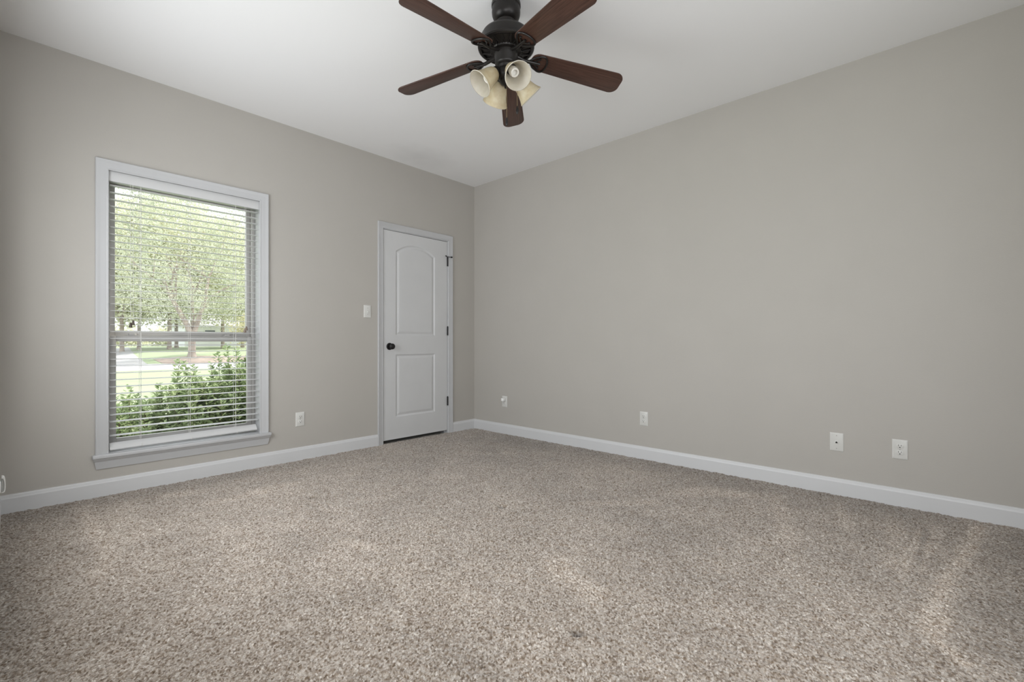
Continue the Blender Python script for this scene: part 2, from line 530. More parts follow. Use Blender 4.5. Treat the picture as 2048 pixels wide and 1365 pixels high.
# ---- carpet: every tuft is real relief, each with its own yarn colour
def carpet():
    x0, x1, y0, y1 = XL - 0.0, 0.0, YF, 0.015
    step = 0.0031
    nx = int((x1 - x0) / step) + 1; ny = int((y1 - y0) / step) + 1
    X, Y = np.meshgrid(np.linspace(x0, x1, nx), np.linspace(y0, y1, ny))
    P = 0.0053
    gw, gh = int((x1 - x0) / P) + 4, int((y1 - y0) / P) + 4
    jx = rng.uniform(0.0, 1.0, (gh, gw)); jy = rng.uniform(0.0, 1.0, (gh, gw))
    hgt = rng.uniform(0.35, 1.0, (gh, gw)); yarn = rng.beta(1.5, 1.5, (gh, gw))
    gx = ((X - x0) / P + 1); gy = ((Y - y0) / P + 1)
    ix = gx.astype(int); iy = gy.astype(int)
    best = np.full(X.shape, 9.0); bi = np.zeros(X.shape, int); bj = np.zeros(X.shape, int)
    for dj in (-1, 0, 1):
        for di in (-1, 0, 1):
            a = np.clip(ix + di, 0, gw - 1); b = np.clip(iy + dj, 0, gh - 1)
            d = (gx - (a + jx[b, a])) ** 2 + (gy - (b + jy[b, a])) ** 2
            u = d < best
            best = np.where(u, d, best); bi = np.where(u, a, bi); bj = np.where(u, b, bj)
    dome = np.sqrt(np.clip(1 - best / 1.1, 0, 1))
    Z = -0.0130 + 0.0130 * dome * (0.45 + 0.55 * hgt[bj, bi])

    def vnoise(sx, sy, seed):
        r = np.random.default_rng(seed)
        g = r.uniform(0, 1, (int((y1 - y0) / sy) + 4, int((x1 - x0) / sx) + 4))
        a = (X - x0) / sx; b = (Y - y0) / sy
        i = a.astype(int); j = b.astype(int); fa = a - i; fb = b - j
        fa = fa * fa * (3 - 2 * fa); fb = fb * fb * (3 - 2 * fb)
        return (g[j, i] * (1 - fa) + g[j, i + 1] * fa) * (1 - fb) + (g[j + 1, i] * (1 - fa) + g[j + 1, i + 1] * fa) * fb

    yv = yarn[bj, bi]
    Z = Z + 0.0055 * (vnoise(0.017, 0.017, 8) - 0.62) + 0.003 * (vnoise(0.05, 0.05, 9) - 0.6)
    nap = 1.0 + 0.14 * (vnoise(0.55, 0.55, 3) - 0.5) + 0.18 * (vnoise(0.20, 0.20, 4) - 0.5) + 0.14 * (vnoise(0.09, 0.09, 5) - 0.5)
    wob = 0.03 * (vnoise(0.1, 0.1, 6) - 0.5)

    def stroke(pts, w, amt):
        nonlocal nap
        d = np.full(X.shape, 9.0)
        for (ax, ay), (bx, by) in zip(pts, pts[1:]):
            L = max((bx - ax) ** 2 + (by - ay) ** 2, 1e-9)
            t = np.clip(((X - ax) * (bx - ax) + (Y - ay) * (by - ay)) / L, 0, 1)
            d = np.minimum(d, np.hypot(X - ax - t * (bx - ax), Y - ay - t * (by - ay)))
        nap = nap + 2.0 * amt * np.clip(1.35 - (d + wob) / w, 0, 1)

    # vacuum and foot tracks where the pile lies the other way, then broad tone areas
    stroke([(-3.32, -.19), (-3.30, -.86), (-3.30, -1.17), (-3.36, -1.36)], 0.05, 0.11)
    stroke([(-3.17, -.32), (-3.20, -.97)], 0.12, 0.07)
    stroke([(-2.78, -.68), (-2.5, -.67)], 0.06, 0.10); stroke([(-2.47, -.6), (-2.29, -.63)], 0.07, 0.08)
    stroke([(-2.91, -.3), (-2.76, -.35)], 0.06, 0.08); stroke([(-2.49, -1.77), (-2.45, -1.93)], 0.05, 0.09)
    stroke([(-2.41, -1.17), (-2.47, -1.78)], 0.05, -0.05); stroke([(-1.94, -2.66), (-2.02, -2.77), (-2.07, -2.92)], 0.07, 0.10)
    stroke([(-.6, -2.73), (-.39, -2.96)], 0.11, 0.12); stroke([(-1.26, -2.33), (-.93, -2.64)], 0.06, 0.10)
    stroke([(-.29, -3.14), (-1.03, -3.38)], 0.06, 0.10); stroke([(-.19, -3.45), (-.65, -3.57)], 0.045, 0.11)
    stroke([(-.13, -4.06), (-.62, -4.0), (-.99, -3.93), (-1.25, -3.91), (-1.54, -3.90), (-1.64, -3.97)], 0.035, 0.18)
    stroke([(-.24, -3.91), (-.99, -3.85)], 0.03, 0.09); stroke([(-.41, -3.83), (-1.14, -3.80)], 0.02, 0.10); stroke([(-.36, -3.86), (-1.10, -3.84)], 0.012, -0.10)
    stroke([(-.30, -3.74), (-1.0, -3.76)], 0.05, 0.08); stroke([(-1.32, -3.15), (-1.57, -3.23)], 0.015, 0.13)
    stroke([(-.16, -4.22), (-.7, -4.16), (-1.2, -4.07), (-1.55, -4.08)], 0.11, -0.09)
    stroke([(-.15, -.5), (-.13, -3.7)], 0.22, -0.09); stroke([(-3.5, -.12), (-1.4, -.15)], 0.14, -0.06)  # darker bands along the right wall and the window wall
    stroke([(-.75, -.4), (-.35, -1.4)], 0.4, -0.05)  # wide darker patch near the far corner
    stroke([(-2.6, -.9), (-2.3, -2.1)], 0.7, 0.05)  # wide lighter patch in front of the window
    for px, py in ((-2.144, -2.016), (-2.309, -1.010), (-1.614, -2.001), (-2.309, -3.021)):   # dents left by furniture feet
        d = np.hypot(X - px, (Y - py) * 1.0) + 0.3 * wob
        k = np.clip(1.7 - d / 0.018, 0, 1)
        Z = Z - 0.016 * k
        nap = nap - 0.58 * k
    me = bpy.data.meshes.new('floor')
    nv = nx * ny
    co = np.empty((nv, 3), np.float32)
    co[:, 0] = X.ravel(); co[:, 1] = Y.ravel(); co[:, 2] = Z.ravel()
    me.vertices.add(nv); me.vertices.foreach_set('co', co.ravel())
    a = (np.arange(ny - 1)[:, None] * nx + np.arange(nx - 1)[None, :]).ravel()
    q = np.stack([a, a + 1, a + nx + 1, a + nx], 1).astype(np.int32)
    nf = len(q)
    me.loops.add(nf * 4); me.loops.foreach_set('vertex_index', q.ravel())
    me.polygons.add(nf); me.polygons.foreach_set('loop_start', np.arange(nf, dtype=np.int32) * 4)
    me.polygons.foreach_set('use_smooth', np.ones(nf, bool))
    for nm, arr in (('yarn', yv), ('nap', nap)):
        at = me.attributes.new(nm, 'FLOAT', 'POINT')
        at.data.foreach_set('value', arr.ravel().astype(np.float32))
    me.update()
    me.materials.append(M['carpet'])
    o = bpy.data.objects.new('floor', me)
    COL.objects.link(o)
    return struct(o, 'speckled beige and brown cut pile carpet with vacuum marks')


carpet()

# ---- baseboards
BB = [(0, -0.010), (0.014, -0.010), (0.014, 0.078), (0.0115, 0.084), (0.0105, 0.094), (0.007, 0.1005), (0, 0.1015)]


def baseboard(name, p, q, inward, label):
    mb = MB()
    I = Vector(inward)
    mb.sweep([(Vector(p), I, Vector((0, 0, 1))), (Vector(q), I, Vector((0, 0, 1)))], BB)
    return struct(mb.build(name, M['lit_trim_white'], angle=20), label)


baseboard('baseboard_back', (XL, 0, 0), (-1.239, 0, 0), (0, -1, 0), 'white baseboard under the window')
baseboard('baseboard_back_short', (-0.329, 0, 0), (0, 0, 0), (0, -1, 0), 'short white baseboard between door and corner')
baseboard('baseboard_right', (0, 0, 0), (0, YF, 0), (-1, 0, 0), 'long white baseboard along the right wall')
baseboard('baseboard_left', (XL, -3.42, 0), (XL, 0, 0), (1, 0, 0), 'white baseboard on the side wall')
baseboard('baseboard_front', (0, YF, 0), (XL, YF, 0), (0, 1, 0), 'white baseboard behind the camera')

# ------------------------------------------------------------------ casings
WCAS = [(0, 0), (0, 0.017), (0.004, 0.020), (0.012, 0.0185), (0.018, 0.016), (0.030, 0.0145), (0.046, 0.012), (0.054, 0.0105), (0.058, 0.012), (0.064, 0.0105), (0.064, 0)]


def casing(mb, x0, x1, z0, z1, prof, w):
    """inverted U of moulding, outer edges x0..x1 / z1, profile a = inwards, b = off the wall"""
    out = Vector((0, -1, 0))
    fr = [(Vector((x0, 0, z0)), Vector((1, 0, 0)), out), (Vector((x0, 0, z1)), Vector((1, 0, -1)), out), (Vector((x1, 0, z1)), Vector((-1, 0, -1)), out), (Vector((x1, 0, z0)), Vector((-1, 0, 0)), out)]
    mb.sweep(fr, prof)


# ------------------------------------------------------------------ the window
win = struct(empty('window_1', (0, 0, 0)), 'white cased double hung window with a raised white blind')
mb = MB(); casing(mb, WX0 - 0.062, WX1 + 0.056, WZ0, WZ1 + 0.058, WCAS, 0.064)
mb.build('window_casing', M['white'], win, angle=25)
mb = MB()
mb.box((WX0 - 0.078, -0.036, WZ0 - 0.026), (WX1 + 0.072, 0.0, WZ0)); mb.box((WX0 - 0.0145, 0.0, WZ0 - 0.026), (WX1 + 0.0145, 0.125, WZ0))
mb.build('window_stool', M['white'], win, bevel=0.006, seg=3)
mb = MB()
ap = [(0, 0), (0.026, 0), (0.026, 0.006), (0.016, 0.020), (0.012, 0.045), (0.008, 0.060), (0.007, 0.068), (0, 0.068)]
L0, L1 = WX0 - 0.074, WX1 + 0.068
za = WZ0 - 0.026
vs = []
for sgn, xe in ((1, L0), (-1, L1)):
    for a, d in ap: vs.append(Vector((xe + sgn * (0.026 - a) * 0.8, -a, za - d)))
n_ = len(ap)
mb.add(vs, [tuple(range(n_)), tuple(range(2 * n_ - 1, n_ - 1, -1))] + [(i, (i + 1) % n_, (i + 1) % n_ + n_, i + n_) for i in range(n_)])
mb.build('window_apron', M['white'], win, angle=20)
mb = MB()                                           # jamb boards lining the opening
mb.box((WX0 - 0.0145, 0.0, WZ0), (WX0, 0.155, WZ1)); mb.box((WX1, 0.0, WZ0), (WX1 + 0.0145, 0.155, WZ1)); mb.box((WX0 - 0.0145, 0.0, WZ1), (WX1 + 0.0145, 0.155, WZ1 + 0.0145))
mb.build('window_jamb', M['white'], win)
YW = 0.118
FX0, FX1 = WX0 + 0.0005, WX1 - 0.0005
mb = MB()                                           # taupe master frame with parting stops
for xa, xb in ((FX0, FX0 + 0.022), (FX1 - 0.022, FX1)): mb.box((xa, YW, WZ0 + 0.001), (xb, YW + 0.07, WZ1 - 0.001))
mb.box((FX0 + 0.022, YW, WZ1 - 0.024), (FX1 - 0.022, YW + 0.07, WZ1 - 0.001)); mb.box((FX0 + 0.022, YW, WZ0 + 0.001), (FX1 - 0.022, YW + 0.07, WZ0 + 0.020))
mb.build('window_frame', M['sash'], win, bevel=0.0015)


def sash(name, x0, x1, z0, z1, y0, y1, st, rb, rt):
    mb = MB()
    mb.box((x0, y0, z0), (x0 + st, y1, z1)); mb.box((x1 - st, y0, z0), (x1, y1, z1))
    mb.box((x0 + st, y0, z0), (x1 - st, y1, z0 + rb)); mb.box((x0 + st, y0, z1 - rt), (x1 - st, y1, z1))
    s = mb.build(name, M['sash'], win, bevel=0.002)
    g = MB(); ym = (y0 + y1) / 2
    g.box((x0 + st - 0.004, ym - 0.002, z0 + rb - 0.004), (x1 - st + 0.004, ym + 0.002, z1 - rt + 0.004))
    g.build('pane', M['glass'], s, smooth=False)
    return s


us = sash('upper_sash', FX0 + 0.0225, FX1 - 0.0225, 1.012, WZ1 - 0.0245, YW + 0.038, YW + 0.064, 0.030, 0.040, 0.034)
ls = sash('lower_sash', FX0 + 0.0225, FX1 - 0.0225, WZ0 + 0.0205, 1.016, YW + 0.006, YW + 0.034, 0.032, 0.050, 0.038)
for lx in (-3.03, -2.455):
    mb = MB()
    mb.prism([(-0.034, -0.012), (0.034, -0.012), (0.034, 0.010), (0.020, 0.014), (-0.020, 0.014), (-0.034, 0.010)], 0, 0.006)
    mb.prism([(-0.024, -0.014), (0.006, -0.014), (0.018, -0.004), (0.018, 0.008), (-0.024, 0.008)], 0.006, 0.016)
    mb.build('sash_lock', M['sash'], win, bevel=0.0015, loc=(lx, YW + 0.020, 1.0162))

# plain frames of two unseen windows, added to hold the fill lamps
for nm, f, (a0, a1), (z0, z1) in (('added_window_side', lambda a, d, z: (XL - 0.02 - d, a, z), (-2.45, -0.45), (0.57, 2.15)), ('added_window_front', lambda a, d, z: (a, YF - 0.02 - d, z), (-3.25, -1.35), (0.62, 2.25))):
    w2 = struct(empty(nm), 'unseen white framed window added for a fill lamp')
    mb = MB()
    for p, q in (((a0, z0), (a0 + 0.05, z1)), ((a1 - 0.05, z0), (a1, z1)), ((a0, z0), (a1, z0 + 0.05)), ((a0, z1 - 0.05), (a1, z1)), ((a0, (z0 + z1) / 2 - 0.02), (a1, (z0 + z1) / 2 + 0.02))):
        u, v = f(p[0], 0.0, p[1]), f(q[0], 0.03, q[1])
        mb.box(tuple(min(m, n) for m, n in zip(u, v)), tuple(max(m, n) for m, n in zip(u, v)))
    mb.build('window_frame', M['white'], w2, bevel=0.003)

# ------------------------------------------------------------------ venetian blind
BX0, BX1 = -3.166, -2.279
YS = 0.042
bl = tag(empty('window_blind', ((BX0 + BX1) / 2, YS, 2.04)), 'white venetian blind with flat open slats hanging in the window', 'blind')
bo = Vector(bl.location)


def bbuild(mb, name, mat, parent=None, **k):
    mb.v = [tuple(Vector(p) - bo) for p in mb.v]
    return mb.build(name, mat, parent or bl, **k)


mb = MB()
pf = [(0, 0), (0.004, 0.002), (0.006, 0.010), (0.006, 0.060), (0.003, 0.067), (0, 0.069), (-0.006, 0.069), (-0.006, 0)]
mb.sweep([(Vector((BX0 - 0.006, 0.016, 2.012)), Vector((0, -1, 0)), Vector((0, 0, 1))), (Vector((BX1 + 0.008, 0.016, 2.012)), Vector((0, -1, 0)), Vector((0, 0, 1)))], pf)
bbuild(mb, 'valance', M['blind_white'], bevel=0)
mb = MB(); mb.box((BX0, YS - 0.026, 2.016), (BX1, YS + 0.028, 2.066))
bbuild(mb, 'headrail', M['blind_white'], bevel=0.003)
SLZ0, SP, NS = 1.9905, 0.0451, 37
mb = MB()
for i in range(NS):
    z = SLZ0 - i * SP
    if z < 0.35: break
    dz = random.uniform(-0.0006, 0.0006)
    mt = Matrix.Translation((0, YS, z)) @ Matrix.Rotation(math.radians(2.5 + random.uniform(-1.0, 1.0)), 4, 'X') @ Matrix.Rotation(random.uniform(-.0006, .0006), 4, 'Y')
    mt = Matrix.Translation(((BX0 + BX1) / 2, 0, 0)) @ mt
    hw = (BX1 - BX0) / 2 - random.uniform(0, 0.0015)
    sec = [(-0.025, -0.0012), (-0.024, -0.0016), (0.024, -0.0016), (0.025, -0.0012), (0.025, 0.0010), (0.012, 0.0021), (-0.012, 0.0021), (-0.025, 0.0010)]
    mb.sweep([(mt @ Vector((-hw, 0, dz)), (mt.to_3x3() @ Vector((0, 1, 0))), (mt.to_3x3() @ Vector((0, 0, 1)))), (mt @ Vector((hw, 0, dz)), (mt.to_3x3() @ Vector((0, 1, 0))), (mt.to_3x3() @ Vector((0, 0, 1))))], sec)
last_z = z
bbuild(mb, 'slats', M['blind_white'])
# heavy bottom rail, rolled towards the room and hanging a little high at its right end
mb = MB()
fr = []
for k in range(7):
    t = k / 6
    an = math.radians(52 - 8 * t)
    o = Vector((BX0 - 0.001 + (BX1 - BX0 - 0.012) * t, 0.022, 0.2965 + 0.012 * t))
    fr.append((o, Vector((0, math.cos(an), math.sin(an))), Vector((0, -math.sin(an), math.cos(an)))))
mb.sweep(fr, [(-0.026, -0.006), (-0.022, -0.008), (0.022, -0.008), (0.026, -0.006), (0.026, 0.006), (0.022, 0.009), (-0.022, 0.009), (-0.026, 0.006)])
br = bbuild(mb, 'bottom_rail', M['blind_white'], angle=50)
for x in (-3.008, -2.729, -2.4375):
    mb = MB()
    for yo in (-0.0275, 0.0275):
        mb.tube([(x, YS + yo, 2.016), (x, YS + yo, last_z), (x, 0.022 + yo * 0.6, 0.325)], 0.0010, 6)
    mb.tube([(x + 0.006, YS - 0.003, 2.016), (x + 0.006, YS - 0.003, 0.33)], 0.0009, 6)
    zc = SLZ0 - 0.003
    while zc > 0.36:
        mb.tube([(x, YS - 0.0275, zc), (x, YS + 0.0275, zc)], 0.0007, 5); zc -= SP
    mb.tube([(x + 0.004, 0.001, 0.282), (x + 0.004, -0.006, 0.288), (x + 0.004, -0.002, 0.300)], 0.002, 6)
    bbuild(mb, 'ladder_cord', M['cord'])


def pull_cord(x, y, z, name, mat, tan=False):
    mb = MB(); mb.tube([(x, 0.013, 2.014), (x, y, z + 0.2), (x, y, z + 0.02)], 0.0010, 6)
    c = bbuild(mb, name, M['cord'])
    mb = MB(); mb.lathe([(0, 0.022), (0.0045, 0.021), (0.006, 0.016), (0.0062, 0.010), (0.0085, -0.002), (0.0095, -0.008), (0.0088, -0.011), (0, -0.011)], 16, Matrix.Translation((x, y, z)))
    mb.v = [tuple(Vector(p) - bo) for p in mb.v]
    t = mb.build('tassel', mat, c)
    return c


pull_cord(-3.062, 0.004, 1.080, 'lift_cord', M['tassel']); pull_cord(-3.049, 0.001, 1.096, 'lift_cord', M['tassel'])
pull_cord(-2.377, 0.004, 1.058, 'tilt_cord', M['tassel_tan']); pull_cord(-2.368, 0.001, 1.074, 'tilt_cord', M['tassel_tan'])

# ------------------------------------------------------------------ the door
door = struct(empty('door_1', (0, 0, 0)), 'white two panel arched top door with black knob and hinges')
DCAS = [(0, 0), (0, 0.016), (0.003, 0.0185), (0.010, 0.017), (0.016, 0.0145), (0.034, 0.013), (0.045, 0.010), (0.050, 0.0115), (0.056, 0.0095), (0.058, 0.008), (0.058, 0)]
mb = MB(); casing(mb, DX0 - 0.0605, DX1 + 0.0665, -0.008, DZ1 + 0.064, DCAS, 0.058)
mb.build('door_casing', M['white'], door, angle=25)
mb = MB()
mb.box((DX0 - 0.0195, 0.0, -0.012), (DX0, 0.12, DZ1)); mb.box((DX1, 0.0, -0.012), (DX1 + 0.0195, 0.12, DZ1)); mb.box((DX0 - 0.0195, 0.0, DZ1), (DX1 + 0.0195, 0.12, DZ1 + 0.0195))
for a, b in (((DX0, 0.040, 0), (DX0 + 0.011, 0.075, DZ1)), ((DX1 - 0.011, 0.040, 0), (DX1, 0.075, DZ1)), ((DX0, 0.040, DZ1 - 0.011), (DX1, 0.075, DZ1))): mb.box(a, b)
mb.build('door_jamb', M['white'], door, smooth=False)


def door_leaf():
    x0, x1, z0, z1 = DX0 + 0.0035, DX1 - 0.0025, 0.028, DZ1 - 0.004
    px0, px1 = -1.036, -0.560
    xc, hw = (px0 + px1) / 2, (px1 - px0) / 2
    sag = 0.083
    R = (hw * hw / sag + sag) / 2
    zc = 1.948 - R

    def sd_box(X, Z, a, b, c, d):
        return np.minimum(np.minimum(X - a, b - X), np.minimum(Z - c, d - Z))

    xs = np.linspace(x0, x1, 240); zs = np.linspace(z0, z1, 620)
    X, Z = np.meshgrid(xs, zs)
    up = np.minimum(np.minimum(X - px0, px1 - X), np.minimum(Z - 1.040, R - np.hypot(X - xc, np.maximum(Z - zc, 0))))
    lo = sd_box(X, Z, px0, px1, 0.243, 0.853)
    d = np.maximum(up, lo)
    dep = np.interp(d, [0, 0.003, 0.012, 0.018, 0.036, 0.042], [0, 0.003, 0.0085, 0.0085, 0.0025, 0.0018])
    nv = X.size; nx = len(xs); nz = len(zs)
    co = np.stack([X.ravel(), (0.0015 + dep).ravel(), Z.ravel()], 1)
    fs = []
    a = (np.arange(nz - 1)[:, None] * nx + np.arange(nx - 1)[None, :]).ravel()
    q = np.stack([a, a + 1, a + nx + 1, a + nx], 1)
    vs = co.tolist(); fs = q.tolist()
    k = len(vs)
    vs += [(x0, 0.037, z0), (x1, 0.037, z0), (x1, 0.037, z1), (x0, 0.037, z1)]
    bl_, br_, tr_, tl_ = 0, nx - 1, nx * nz - 1, nx * (nz - 1)
    fs += [[k, k + 3, k + 2, k + 1],
           list(range(0, nx)) [::-1] + [k, k + 1],
           list(range(tl_, tr_ + 1)) + [k + 2, k + 3],
           [i * nx for i in range(nz)] + [k + 3, k],
           [i * nx + nx - 1 for i in range(nz)][::-1] + [k + 1, k + 2]]
    me = bpy.data.meshes.new('door_leaf')
    me.from_pydata(vs, [], fs)
    me.materials.append(M['door_white'])
    bm = bmesh.new(); bm.from_mesh(me)
    bmesh.ops.recalc_face_normals(bm, faces=bm.faces)
    for f in bm.faces: f.smooth = len(f.verts) == 4
    for e in bm.edges:
        if len(e.link_faces) == 2 and e.calc_face_angle() > math.radians(60): e.smooth = False
    bm.to_mesh(me); bm.free()
    o = bpy.data.objects.new('door_leaf', me)
    COL.objects.link(o); o.parent = door
    return o


leaf = door_leaf()
RX = Matrix.Rotation(PI / 2, 4, 'X')           # lathe axis +z -> -y (into the room)
mb = MB(); mb.lathe([(0, 0), (0.034, 0), (0.0345, 0.004), (0.031, 0.008), (0.020, 0.010), (0, 0.010)], 40, Matrix.Translation((-1.1085, 0.0015, 0.933)) @ RX)
ro = mb.build('knob_rose', M['black_metal'], door)
mb = MB(); mb.lathe([(0, 0.009), (0.011, 0.009), (0.0105, 0.026), (0.014, 0.031), (0.024, 0.038), (0.0285, 0.047), (0.0275, 0.056), (0.021, 0.063), (0.010, 0.0665), (0, 0.067)], 40, Matrix.Translation((-1.1085, 0.0015, 0.933)) @ RX)
mb.build('door_knob', M['black_metal'], door)
mb = MB(); mb.box((DX0 + 0.0005, 0.001, 0.903), (DX0 + 0.0032, 0.030, 0.963)); mb.build('latch_plate', M['black_metal'], door)
for hz in (1.8375, 1.094, 0.340):
    mb = MB()
    hx = DX1 - 0.0005
    for k in range(5):
        a = hz - 0.046 + k * 0.0184
        mb.lathe([(0, a), (0.0072, a), (0.0075, a + 0.0006), (0.0075, a + 0.0176), (0.0072, a + 0.0182), (0, a + 0.0182)], 16, Matrix.Translation((hx, -0.0075, 0)))
    mb.lathe([(0, hz + 0.046), (0.005, hz + 0.046), (0.006, hz + 0.049), (0.003, hz + 0.052), (0, hz + 0.052)], 12, Matrix.Translation((hx, -0.0075, 0)))
    mb.box((hx - 0.001, -0.006, hz - 0.045), (hx + 0.001, 0.012, hz + 0.045))
    hg = mb.build('hinge', M['black_metal'], door)
    if hz > 1.5:
        mb = MB()
        zz = hz + 0.0545
        mb.lathe([(0.005, -0.003), (0.010, -0.003), (0.010, 0.003), (0.005, 0.003)], 16, Matrix.Translation((hx, -0.0075, zz)), close=True)
        mb.tube([(hx - 0.008, -0.012, zz), (hx - 0.040, -0.034, zz)], 0.0028, 8)
        mb.tube([(hx + 0.008, -0.010, zz), (hx + 0.040, -0.022, zz)], 0.0030, 8)
        for p, q in (((hx - 0.038, -0.033, zz), (hx - 0.052, -0.043, zz)), ((hx + 0.036, -0.0205, zz), (hx + 0.050, -0.026, zz))):
            mb.tube([p, q], 0.0075, 12)
        mb.build('hinge_pin_stop', M['black_metal'], hg)

# ------------------------------------------------------------------ wall plates


def frame_on(axis, s, z):
    """Empty on a wall: local x to the viewer's right, local -y into the room"""
    return ((s, 0, z), 0.0) if axis == 'back' else (((0, s, z), -PI / 2) if axis == 'right' else ((XL, s, z), PI / 2))


def plate_mesh(w=0.0735, h=0.1165, t=0.006):
    mb = MB()
    a, b = w / 2, h / 2
    e = 0.0065
    vs = [(x, 0, z) for x, z in ((-a, -b), (a, -b), (a, b), (-a, b))] + [(x, -t * 0.55, z) for x, z in ((-a, -b), (a, -b), (a, b), (-a, b))] + [(x, -t, z) for x, z in ((-a + e, -b + e), (a - e, -b + e), (a - e, b - e), (-a + e, b - e))]
    mb.add(vs, [(0, 1, 2, 3), (0, 1, 5, 4), (1, 2, 6, 5), (2, 3, 7, 6), (3, 0, 4, 7), (4, 5, 9, 8), (5, 6, 10, 9), (6, 7, 11, 10), (7, 4, 8, 11), (8, 9, 10, 11)])
    return mb


def outlet(axis, s, z, label):
    loc, rz = frame_on(axis, s, z)
    t = tag(empty('wall_outlet', loc, rz), label, 'outlet', 'duplex outlets on the walls')
    plate_mesh().build('cover_plate', M['plate'], t, bevel=0.0012)
    for zo in (0.0195, -0.0195):
        mb = MB()
        ou = []
        for k in range(40):
            an = 2 * PI * k / 40
            ou.append((0.0172 * math.cos(an), max(-0.0135, min(0.0135, 0.0172 * math.sin(an)))))
        mb.prism(ou, 0.0055, 0.0082, Matrix.Translation((0, 0, zo)) @ RX)
        so = mb.build('socket', M['plate'], t, bevel=0.0006)
        mb = MB()
        mb.box((-0.0076, -0.0088, zo + 0.0005), (-0.0054, -0.008, zo + 0.0095)); mb.box((0.0054, -0.0088, zo + 0.0015), (0.0076, -0.008, zo + 0.0088))
        mb.lathe([(0, 0.008), (0.0030, 0.008), (0.0030, 0.0088), (0, 0.0088)], 16, Matrix.Translation((0, 0, zo - 0.0065)) @ RX)
        mb.build('slots', M['slot'], so)
    mb = MB(); mb.lathe([(0, 0.006), (0.0032, 0.006), (0.003, 0.0072), (0, 0.0076)], 16, RX)
    mb.build('screw', M['screw'], t)
    return t


outlet('back', -1.962, 0.333, 'white duplex outlet below and right of the window on the window wall')
outlet('right', -0.4795, 0.339, 'white duplex outlet nearest the corner, with a white adapter plugged in')
outlet('right', -2.088, 0.3335, 'white duplex outlet in the middle of the long right wall, empty')
outlet('right', -3.736, 0.3335, 'white duplex outlet beside the phone jack plate on the right wall')
outlet('left', -0.80, 0.325, 'white duplex outlet on the side wall behind the clear night light')

loc, rz = frame_on('right', -3.4235, 0.333)
t = tag(empty('phone_jack', loc, rz), 'white wall plate with a single phone socket on the right wall', 'phone jack')
plate_mesh().build('cover_plate', M['plate'], t, bevel=0.0012)
mb = MB(); mb.box((-0.010, -0.0085, -0.011), (0.010, -0.0055, 0.010)); so = mb.build('socket', M['plate'], t, bevel=0.0006)
mb = MB(); mb.box((-0.0055, -0.0092, -0.0075), (0.0055, -0.008, 0.0)); mb.box((-0.0030, -0.0092, 0.0), (0.0030, -0.008, 0.0035)); mb.build('jack_hole', M['slot'], so)
for zo in (0.041, -0.041):
    mb = MB(); mb.lathe([(0, 0.0055), (0.0032, 0.0055), (0.003, 0.0068), (0, 0.0072)], 16, Matrix.Translation((0, 0, zo)) @ RX); mb.build('screw', M['screw'], t)

loc, rz = frame_on('back', -1.3455, 1.260)
t = tag(empty('light_switch', loc, rz), 'white toggle light switch on the wall left of the door', 'light switch')
plate_mesh().build('cover_plate', M['plate'], t, bevel=0.0012)
mb = MB(); mb.box((-0.0055, -0.0075, -0.012), (0.0055, -0.0055, 0.012)); mb.build('switch_collar', M['plate'], t, bevel=0.0005)
mb = MB(); mb.box((-0.004, -0.019, -0.005), (0.004, 0.0, 0.005), Matrix.Translation((0, -0.004, -0.002)) @ Matrix.Rotation(math.radians(25), 4, 'X')); mb.build('toggle', M['plate'], t, bevel=0.001)
for zo in (0.030, -0.030):
    mb = MB(); mb.lathe([(0, 0.0055), (0.0032, 0.0055), (0.003, 0.0068), (0, 0.0072)], 16, Matrix.Translation((0, 0, zo)) @ RX); mb.build('screw', M['screw'], t)

# white adapter in the corner outlet: body and two blades
loc, rz = frame_on('right', -0.4795, 0.339)
t = tag(empty('plug_in_adapter', Vector(loc) + Vector((-0.0090, 0, 0.020)), rz), 'small white box adapter plugged into the top socket near the corner', 'adapter')
mb = MB(); mb.box((-0.017, -0.032, -0.014), (0.017, -0.0006, 0.017)); mb.build('adapter_body', M['night_light'], t, bevel=0.003)
mb = MB(); mb.box((-0.012, -0.0338, -0.009), (0.012, -0.0316, 0.012)); mb.build('adapter_face', M['night_light'], t, bevel=0.001)

# night light on the side wall, at the very left of the picture
loc, rz = frame_on('left', -0.80, 0.325)
t = tag(empty('night_light', Vector(loc) + Vector((0.0090, 0, 0.006)), rz), 'clear white-rimmed plug-in night light on the side wall', 'night light')
XP = 0.0238
mb = MB(); mb.box((-0.024, -0.012, -0.036), (0.024, -0.0006, 0.018)); mb.build('plug_body', M['night_light'], t, bevel=0.003)
ou = [(-0.012 - 0.0125 * max(0.0, math.cos(a)) ** 0.42, (0.0338 if a > 0 else 0.0345) * math.copysign(abs(math.sin(a)) ** 0.75, a)) for a in [-PI / 2 + PI * k / 24 for k in range(25)]]
ou = [(x + (0.0025 * (z / 0.034) if z > 0 and x < -0.0125 else 0), z) for x, z in ou]
mb = MB()
inner = [(-0.012 + (x + 0.012) * 0.72, z * 0.90) for x, z in ou]
yz = [Vector((0, x, z)) for x, z in ou]; yi = [Vector((0, x, z)) for x, z in inner]
sec = [(-0.030, 0), (0.030, 0)]
vs = [p + Vector((-0.030, 0, 0)) for p in yz] + [p + Vector((0.030, 0, 0)) for p in yz] + [p + Vector((-0.030, 0, 0)) for p in yi] + [p + Vector((0.030, 0, 0)) for p in yi]
n_ = len(ou)
fs = []
for i in range(n_ - 1):
    fs += [(i, i + 1, n_ + i + 1, n_ + i), (2 * n_ + i, 3 * n_ + i, 3 * n_ + i + 1, 2 * n_ + i + 1), (i, 2 * n_ + i, 2 * n_ + i + 1, i + 1), (n_ + i, n_ + i + 1, 3 * n_ + i + 1, 3 * n_ + i)]
